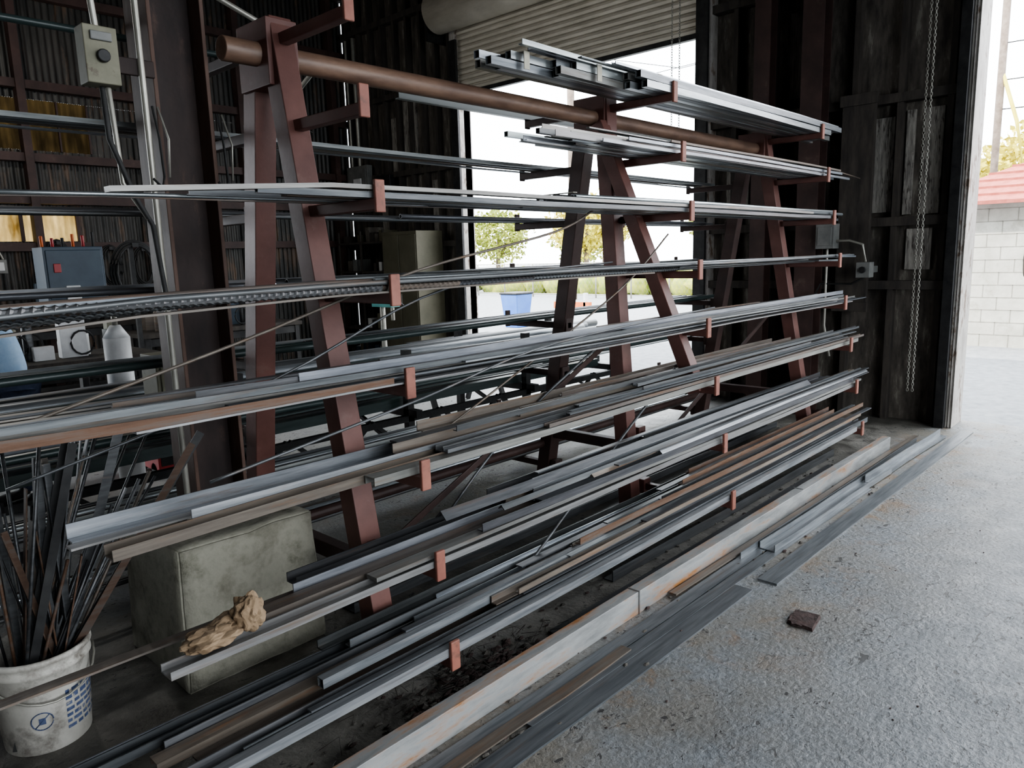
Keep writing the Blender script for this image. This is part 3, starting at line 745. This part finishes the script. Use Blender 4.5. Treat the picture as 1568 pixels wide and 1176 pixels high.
# ------------------------------------------------------------------ shop interior behind
def clutter(b, x0, x1, y0, y1, z, n, hmax=.3):
    for _ in range(n):
        x = R(x0, x1-.1); y = R(y0+.05, y1-.1); k = random.random(); h = R(.04, hmax)
        m = random.choice([M_black, M_ebox, M_stud, M_black, M_whitep, M_bluebox, M_ylw, S_dark, M_rub, M_beige, S_brn])
        if k < .4: w = R(.05, .22); b.box(x, x+w, y, y+R(.05, .15), z, z+h, m)
        elif k < .75: r = R(.02, .06); b.cyl((x, y, z), (x, y, z+h), r, m, 12); b.cyl((x, y, z+h), (x, y, z+h+.03), r*.5, M_black, 8)
        else:
            b.path([(x+.09*math.cos(a), y, z+.12+.10*math.sin(a)) for a in [2*math.pi*i/14 for i in range(15)]], .009, M_rub, 5)
def bench(name, x0, x1, y0, y1, h, top=M_stud, leg=M_black):
    b = B(name)
    b.box(x0, x1, y0, y1, h-.05, h, top)
    for x in (x0+.03, x1-.09):
        for y in (y0+.03, y1-.09): b.box(x, x+.06, y, y+.06, 0, h-.05, leg)
    b.box(x0+.05, x1-.05, y0+.04, y0+.08, .25, .3, leg); b.box(x0+.05, x1-.05, y1-.08, y1-.04, .25, .3, leg)
    b.box(x0+.05, x1-.05, y0+.04, y0+.07, h-.15, h-.06, leg)
    b.done(.004)
b = B("pipe_storage_stand")
for x in (-.6, .8, 2.2, 3.6, 5.0, 6.4):
    for y in (4.5, 5.4): b.box(x, x+.06, y, y+.06, 0, .95, M_black)
    for z in (.42, .72): b.box(x, x+.06, 4.4, 5.56, z, z+.06, M_black)
    b.sweep([(x+.03, 4.53, .05), (x+.03, 5.43, .42)], p_flat(.03, .03), M_black)
b.box(-.6, 6.46, 4.5, 4.55, .10, .15, M_black)
for i in range(10):
    xx = -.6+i*.7; b.sweep([(xx, 4.52, .12), (xx+.35, 4.52, .42)], p_flat(.03, .03), M_black); b.sweep([(xx+.35, 4.52, .42), (xx+.7, 4.52, .12)], p_flat(.03, .03), M_black)
b.box(-.6, 6.46, 4.5, 4.55, .38, .43, M_black)
b.done()
b = B("long_pipe_stock")
for z in (.48, .78, .84):
    y = 4.62
    while y < 5.35:
        s = R(.03, .09); bar(b, random.choice(['pipe', 'pipe', 'sq', 'chan']), s, R(-1.2, -.3), R(5.6, 6.9), y+s/2, z, random.choice([M_green, S_dark, S_dark, S_dark, S_blue]), k=0, dy=0.)
        y += s+.012
b.done()
bench("workbench", .2, 2.6, 6.6, 7.4, .92)
b = B("bench_tools"); clutter(b, .3, 2.5, 6.65, 7.3, .92, 34, .34); b.done(.003)
bench("workbench", 3.2, 5.2, 8.6, 9.4, .9)
b = B("bench_tools"); clutter(b, 3.3, 5.1, 8.65, 9.3, .9, 24, .4); b.done(.003)
bench("welding_table", -1.2, .85, 5.75, 6.35, .82, M_black)
bench("workbench", 1.0, 3.6, 9.7, 10.4, 1.0)
b = B("bench_tools"); clutter(b, 1.1, 3.5, 9.75, 10.2, 1.0, 44, .5); b.done(.003)
b = B("wall_hung_cables")
for x in (1.0, 1.5, 3.0, 3.6, 4.0, 4.8):
    zc = R(1.5, 1.8)
    for c in range(3): b.path([(x+(.10+.02*c)*math.cos(a), 10.45+.015*c, zc+(.22+.02*c)*math.sin(a)) for a in [2*math.pi*i/20 for i in range(21)]], .012, M_rub, 5)
    b.box(x-.02, x+.02, 10.42, 10.56, zc+.2, zc+.24, M_black)
b.done()
b = B("welding_machine")
b.box(2.18, 2.52, 5.85, 6.35, .06, .30, M_red); b.box(2.2, 2.5, 5.845, 5.85, .10, .26, M_black); b.box(2.23, 2.47, 5.84, 5.846, .2, .24, M_whitep)
b.box(2.18, 2.52, 5.85, 6.35, .3, .62, M_red); b.path([(2.2, 5.9, .62), (2.2, 5.95, .7), (2.2, 6.25, .7), (2.2, 6.3, .62)], .012, M_black)
for i in range(5): b.cyl((2.22+i*.065, 5.83, .52), (2.22+i*.065, 5.85, .52), .018, M_black)
for x in (2.2, 2.5):
    for y in (5.95, 6.25): b.cyl((x-.02, y, .06), (x+.02, y, .06), .06, M_rub)
b.done(.006)
b = B("control_cabinet")
b.box(2.05, 2.55, 7.6, 7.9, 1.35, 1.85, M_bluebox); b.box(2.07, 2.53, 7.59, 7.6, 1.38, 1.82, M_bluebox)
b.box(2.2, 2.32, 7.58, 7.59, 1.36, 1.50, M_whitep); b.box(2.12, 2.18, 7.58, 7.59, 1.62, 1.7, M_red)
b.box(2.27, 2.33, 7.7, 7.8, 0, 1.35, M_black)
for i in range(6):
    x = 2.08+i*.085; b.cyl((x, 7.7, 1.85), (x, 7.7, 1.92+R(0, .12)), .014, [M_org, M_red, M_rub][i % 3])
b.done(.006)
b = B("coiled_cable")
for c in range(3):
    b.path([(2.85+(.19+.02*c)*math.cos(a), 7.62+.02*c, 1.6+(.26+.02*c)*math.sin(a)) for a in [2*math.pi*i/24 for i in range(25)]], .014, M_rub, 6)
b.box(2.82, 2.88, 7.6, 7.75, 1.84, 1.88, M_black); b.box(2.83, 2.87, 7.72, 7.76, 0, 1.88, M_black)
b.done()
b = B("wall_outlet_box")
for x in (2.0, 2.28):
    b.box(x, x+.14, 10.38, 10.46, 1.62, 1.78, M_ebox); b.box(x+.03, x+.11, 10.37, 10.38, 1.65, 1.75, M_whitep)
b.path([(1.6, 10.44, 1.9), (2.0, 10.44, 1.95), (2.35, 10.44, 1.93), (2.4, 10.44, 1.78)], .015, M_cond)
b.done(.004)
b = B("steel_junction_cabinet")
b.box(1.55, 1.83, 4.05, 4.25, .78, 1.18, M_ylw); b.box(1.57, 1.81, 4.04, 4.05, .81, 1.15, M_ylw); b.cyl((1.78, 4.02, .98), (1.78, 4.04, .98), .015, M_black)
b.box(1.66, 1.72, 4.12, 4.18, 0, .78, M_black); b.box(1.55, 1.83, 4.03, 4.27, 0, .02, M_black)
b.done(.006)
b = B("gas_cylinder")
b.cyl((1.95, 5.75, 0), (1.95, 5.75, 1.15), .09, M_whitep, 20); b.cyl((1.95, 5.75, 1.15), (1.95, 5.75, 1.24), .09, M_whitep, 20, .035); b.cyl((1.95, 5.75, 1.24), (1.95, 5.75, 1.32), .02, M_cond)
b.done()
b = B("parts_shelving")
for z in (.1, .55, 1.0, 1.45, 1.9): b.box(7.05, 7.45, 9.2, 10.4, z, z+.03, M_stud)
for y in (9.2, 9.78, 10.37):
    for x in (7.05, 7.42): b.box(x, x+.03, y, y+.03, 0, 2.1, M_stud)
for z in (.13, .58, 1.03, 1.48, 1.93):
    y = 9.25
    while y < 10.25:
        w = R(.06, .12); h = R(.08, .24)
        if R(0, 1) < .75: b.box(7.1, 7.38, y, y+w, z, z+h, random.choice([M_beige, M_ebox, M_stud, M_whitep, M_wood, M_bluebox, M_stud, M_ylw, M_stud]))
        y += w+R(.01, .08)
b.done(.004)
b = B("metal_cabinet"); b.box(6.95, 7.45, 8.3, 9.1, 0, 2.05, M_beige)
b.box(6.94, 6.95, 8.32, 8.69, .05, 2.0, M_beige); b.box(6.94, 6.95, 8.71, 9.08, .05, 2.0, M_beige); b.box(6.92, 6.94, 8.66, 8.68, 1.0, 1.15, M_cond); b.done(.006)
b = B("electrical_panel"); b.box(7.39, 7.49, 9.95, 10.5, 2.55, 3.15, M_ebox); b.box(7.38, 7.39, 9.99, 10.46, 2.6, 3.1, M_ebox)
b.box(7.36, 7.38, 10.1, 10.3, 2.8, 2.95, M_whitep); b.cyl((7.44, 10.2, 3.15), (7.44, 10.2, 5.1), .03, M_cond); b.cyl((7.44, 10.4, 3.15), (7.44, 10.4, 5.1), .02, M_cond)
b.box(7.40, 7.49, 9.4, 9.75, 2.5, 2.95, M_black); b.done(.006)
b = B("drill_press")
dx, dy = 5.6, 7.4
b.box(dx-.2, dx+.2, dy-.15, dy+.15, 0, .06, M_teal); b.cyl((dx, dy, .06), (dx, dy, 1.3), .035, M_cond, 14)
b.box(dx-.15, dx+.17, dy-.1, dy+.1, .70, .73, M_teal)
b.box(dx-.07, dx+.07, dy-.26, dy+.12, 1.08, 1.3, M_teal); b.cyl((dx, dy-.18, 1.3), (dx, dy-.18, 1.34), .09, M_teal, 20); b.cyl((dx, dy-.2, .92), (dx, dy-.2, 1.08), .025, M_cond)
b.path([(dx+.07, dy-.2, 1.16), (dx+.2, dy-.2, 1.07)], .01, M_black); b.done(.01)
b = B("sawhorse")
for x in (5.4,):
    b.box(x-.6, x+.6, 5.9, 5.98, .72, .80, M_black)
    for sx in (-.5, .5):
        b.sweep([(x+sx, 5.94, .75), (x+sx, 5.65, 0)], p_flat(.05, .04), M_black); b.sweep([(x+sx, 5.94, .75), (x+sx, 6.23, 0)], p_flat(.05, .04), M_black)
b.done()
b = B("hanging_work_lamp")
lx, ly, lz = 1.75, 8.4, 4.15
b.cyl((lx, ly, lz+.12), (lx, ly, ZC-.01), .008, M_rub, 6); b.cyl((lx, ly, lz), (lx, ly, lz+.12), .14, M_ebox, 20, .04)
b.blob((lx, ly, lz-.03), .05, M_bulb, 2, 0); b.done()
ld = bpy.data.lights.new("work_lamp_light", 'POINT'); ld.energy = 50; ld.color = (1, .95, .88); ld.shadow_soft_size = .06
lo_ = bpy.data.objects.new("work_lamp_light", ld); lo_.location = (lx, ly, lz-.12); bpy.context.collection.objects.link(lo_)
b = B("overhead_conduit"); b.path([(1.6, 3.7, 3.05), (2.2, 3.7, 2.85), (2.45, 3.72, 2.7), (2.6, 4.2, 2.65)], .014, M_cond)
b.cyl((-2, 3.7, 3.0), (1.6, 3.7, 3.05), .014, M_cond, 8); b.done()

# ------------------------------------------------------------------ person
pe = empty("person_in_blue_shirt")
def skin(name, verts, edges, m, sub=2, root=0):
    me = bpy.data.meshes.new(name); me.from_pydata([v[:3] for v in verts], edges, [])
    o = bpy.data.objects.new(name, me); bpy.context.collection.objects.link(o); o.parent = pe
    me.materials.append(m)
    md = o.modifiers.new("skin", 'SKIN'); md.use_smooth_shade = True
    for i, v in enumerate(verts):
        me.skin_vertices[0].data[i].radius = (v[3], v[3])
    me.skin_vertices[0].data[root].use_root = True
    s = o.modifiers.new("sub", 'SUBSURF'); s.levels = sub; s.render_levels = sub
    return o
px, py = 1.30, 6.0
def P(dx, dy, z, r): return (px+dx, py+dy, z, r)
skin("shirt_torso", [P(.01, 0, .90, .135), P(0, 0, .99, .14), P(-.01, 0, 1.12, .13), P(-.06, 0, 1.25, .14), P(-.15, 0, 1.36, .14), P(-.24, 0, 1.43, .07),
                     P(-.17, .18, 1.35, .07), P(-.30, .24, 1.14, .055), P(-.46, .20, .98, .042),
                     P(-.17, -.18, 1.35, .07), P(-.30, -.24, 1.14, .055), P(-.46, -.20, .98, .042)],
     [(0, 1), (1, 2), (2, 3), (3, 4), (4, 5), (4, 6), (6, 7), (7, 8), (4, 9), (9, 10), (10, 11)], M_shirt)
skin("trousers", [P(0.02, 0, .88, .14), P(.02, .10, .80, .10), P(-.01, .11, .48, .07), P(.03, .12, .12, .05),
                  P(.02, -.10, .80, .10), P(-.01, -.11, .48, .07), P(.03, -.12, .12, .05)],
     [(0, 1), (1, 2), (2, 3), (0, 4), (4, 5), (5, 6)], M_denim)
for sg in (-1, 1):
    skin("boot", [P(.04, .12*sg, .11, .05), P(.03, .12*sg, .05, .05), P(-.06, .12*sg, .045, .045), P(-.15, .12*sg, .035, .035)], [(0, 1), (1, 2), (2, 3)], M_rub)
    hx, hy, hz = -.52, .18*sg, .91
    V = [P(-.46, .20*sg, .97, .028), P(hx, hy, hz, .034)]; E = [(0, 1)]
    for f in range(4):
        o = -.03+.02*f
        a = len(V); V += [P(hx-.05, hy+o, hz-.02, .010), P(hx-.085, hy+o, hz-.04-.004*(f % 2), .009), P(hx-.10, hy+o, hz-.07, .008)]
        E += [(1, a), (a, a+1), (a+1, a+2)]
    a = len(V); V += [P(hx-.01, hy-.04*sg, hz-.02, .012), P(hx-.04, hy-.055*sg, hz-.05, .010)]; E += [(1, a), (a, a+1)]
    skin("hand", V, E, M_skin, 1)
skin("neck", [P(-.23, 0, 1.42, .055), P(-.31, 0, 1.50, .055)], [(0, 1)], M_skin)
hb = B("head", pe); c = (px-.38, py, 1.54)
hb.blob(c, .10, M_skin, 3, 0.0, 1, (1.05, .78, 1.15)); hb.blob((c[0]+.02, c[1], c[2]+.03), .104, M_hair, 3, .03, 3, (1.0, .8, 1.05))
hb.cyl((c[0]-.10, c[1], c[2]+.005), (c[0]-.125, c[1], c[2]-.02), .012, M_skin, 8, .016)
for sg in (-1, 1):
    hb.blob((c[0]-.088, c[1]+.033*sg, c[2]+.015), .012, M_whitep, 2, 0); hb.blob((c[0]-.098, c[1]+.033*sg, c[2]+.015), .006, M_rub, 1, 0)
    hb.blob((c[0]+.0, c[1]+.08*sg, c[2]), .025, M_skin, 2, 0, 1, (.6, .35, 1))
hb.box(c[0]-.10, c[0]-.09, c[1]-.022, c[1]+.022, c[2]-.055, c[2]-.048, M_red); hb.done()

# ------------------------------------------------------------------ outside
b = B("block_outbuilding")
bx0, by0, by1, bh = 14.0, -7.0, 3.6, 2.25
b.box(bx0, bx0+6, by0, by1, -.03, bh, M_block)
row = 0; z = -.03
while z < bh-.1:
    b.box(bx0-.003, bx0, by0, by1, z+.19, z+.202, M_mort)
    y = by0+(.2 if row % 2 else 0)
    while y < by1: b.box(bx0-.003, bx0, y, y+.012, z, z+.2, M_mort); y += .4
    z += .2; row += 1
b.blob((bx0-.005, 2.05, 1.35), .2, M_stud, 3, .1, 3, (.06, .22, 1.35))
v = [(bx0-.3, by0-.3, bh), (bx0+6.3, by0-.3, bh), (bx0+6.3, by1+.3, bh), (bx0-.3, by1+.3, bh), (bx0+3, by0+3, bh+1.5), (bx0+3, by1-3, bh+1.5)]
V = [b.bm.verts.new(p) for p in v]
for q in ((0, 4, 5, 3), (1, 2, 5, 4), (0, 1, 4), (2, 3, 5), (0, 3, 2, 1)): b.face([V[i] for i in q], M_tile)
for k in range(12):
    t0 = k/12; b.box(bx0-.3+3.3*t0, bx0-.3+3.3*t0+.05, by0-.3+3.3*t0, by1+.3-3.3*t0, bh+1.5*t0-.02, bh+1.5*t0+.035, M_tile)
b.done()
def tree(name, x, y, h, m, s=1., nl=2600, zc=.66, rv=.9):
    b = B(name); b.cyl((x, y, -.03), (x+.1, y, h*.6), .16*s, M_bark, 10, .08*s)
    for i in range(6):
        a = R(0, 6.28); b.cyl((x+.05, y, h*(.35+.05*i)), (x+math.cos(a)*h*.22, y+math.sin(a)*h*.22, h*(.55+.06*i)), .05*s, M_bark, 6, .02)
    off = R(0, 50)
    for i in range(nl):
        a = R(0, 6.28); ph = math.acos(R(-1, 1))
        dr = Vector((math.sin(ph)*math.cos(a), math.sin(ph)*math.sin(a), math.cos(ph)))
        rr = h*.36*R(.3, 1)**.5*(1+.5*noise.noise(dr*2+Vector((off, 0, 0))))
        c = Vector((x, y, h*zc))+Vector((dr.x, dr.y, dr.z*rv))*rr
        q = h*.026; d1 = Vector((R(-1, 1), R(-1, 1), R(-1, 1))).normalized()*q; d2 = d1.cross(Vector((R(-1, 1), R(-1, 1), R(-1, 1)))).normalized()*q*.6
        vv = [b.bm.verts.new(c+d1), b.bm.verts.new(c+d2), b.bm.verts.new(c-d1), b.bm.verts.new(c-d2)]; b.face(vv, m)
    b.done()
tree("maple_tree", 31, 5.2, 5.4, M_leafy); tree("maple_tree", 27, 20.5, 4.4, M_leafy); tree("street_tree", 34, 17.5, 4.6, M_leaf)
tree("street_tree", 28, 27, 4.2, M_leaf); tree("street_tree", 36, 26, 4.8, M_leafy); tree("street_tree", 31, 24, 3.4, M_leaf)
b = B("hedge")
for i in range(34): b.blob((25+R(-.5, .5), 9+i*.75, .42), .62, M_leaf, 2, .35, 3)
b.done()
b = B("utility_pole"); b.cyl((22, 17.3, -.03), (22, 17.3, 9), .13, M_bark, 10); b.box(21.95, 22.05, 16.3, 18.3, 8.2, 8.32, M_bark)
for y in (16.4, 17.0, 18.2): b.cyl((22, y, 8.32), (22, y, 8.45), .04, M_whitep, 8)
b.done()
b = B("utility_pole"); b.cyl((26, 4.8, -.03), (26, 4.8, 9.5), .10, M_bark, 10); b.box(25.95, 26.05, 3.8, 5.8, 8.6, 8.72, M_bark)
b.path([(26, 4.8, 6.5), (25.8, 4.3, 5.), (25.6, 3.9, 3.)], .05, M_leafy, 6)
for y in (4., 5.6): b.path([(26, y, 8.75), (24, 10+y, 7.9), (22, 12.4+y, 8.4)], .012, M_rub, 4)
for z in (5.4, 6.2, 7.2): b.path([(26, 4.8, z), (25, -6, z-.4), (24, -20, z)], .015, M_rub, 4)
b.done()
b = B("chain_link_fence")
for i in range(14): b.cyl((23, 9+i*1.6, -.03), (23, 9+i*1.6, 1.3), .03, M_cond, 6)
for z in (.1, 1.3): b.cyl((23, 9, z), (23, 29.8, z), .02, M_cond, 6)
for i in range(100): b.cyl((23, 9+i*.2, .1), (23, 9.8+i*.2, 1.3), .005, M_cond, 3); b.cyl((23, 9.8+i*.2, .1), (23, 9+i*.2, 1.3), .005, M_cond, 3)
b.done()
b = B("blue_recycling_bin"); b.hexa([(12.8, 11.75, -.03), (13.2, 11.75, -.03), (13.2, 12.15, -.03), (12.8, 12.15, -.03), (12.72, 11.68, .75), (13.28, 11.68, .75), (13.28, 12.22, .75), (12.72, 12.22, .75)], mat("bin_blue", (.04, .12, .4), (.06, .16, .45), ns=4))
b.box(12.7, 13.3, 11.66, 12.24, .75, .80, M_black); b.done(.02)
b = B("traffic_barrier"); b.box(13, 13.1, 9.8, 10.8, .45, .6, M_org)
for y in (9.9, 10.6): b.box(13, 13.1, y, y+.06, -.03, .8, M_whitep)
b.done()

# ------------------------------------------------------------------ light
w = bpy.data.worlds.new("world"); bpy.context.scene.world = w; w.use_nodes = True
bg = w.node_tree.nodes["Background"]; bg.inputs[0].default_value = (.90, .95, 1., 1); bg.inputs[1].default_value = 6.0
sd = bpy.data.lights.new("sun", 'SUN'); sd.energy = 6; sd.angle = .01; sd.color = (1, .95, .86)
so = bpy.data.objects.new("sun", sd); bpy.context.collection.objects.link(so)
so.rotation_euler = Vector((.55, -.45, -.8)).to_track_quat('-Z', 'Y').to_euler()
def portal(name, loc, rot, sx, sy):
    l = bpy.data.lights.new(name, 'AREA'); l.shape = 'RECTANGLE'; l.size = sx; l.size_y = sy; l.cycles.is_portal = True
    o = bpy.data.objects.new(name, l); o.location = loc; o.rotation_euler = rot; bpy.context.collection.objects.link(o)
hp = math.pi/2
portal("sky_portal_a", (XE+.3, -.95, 2.3), (0, hp, 0), 4.6, 5.1)
portal("sky_portal_b", (XE+.2, 6.0, 2.0), (0, hp, 0), 4.0, 3.8)
portal("sky_portal_c", (2.0, YS-.15, 2.3), (hp, 0, 0), 7., 4.6)
portal("sky_portal_d", (-2.25, YN+.1, 1.7), (-hp, 0, 0), 5.5, 3.4)
vs = bpy.context.scene.view_settings
vs.view_transform = 'AgX'; vs.look = 'AgX - Medium High Contrast'; vs.exposure = 0.5
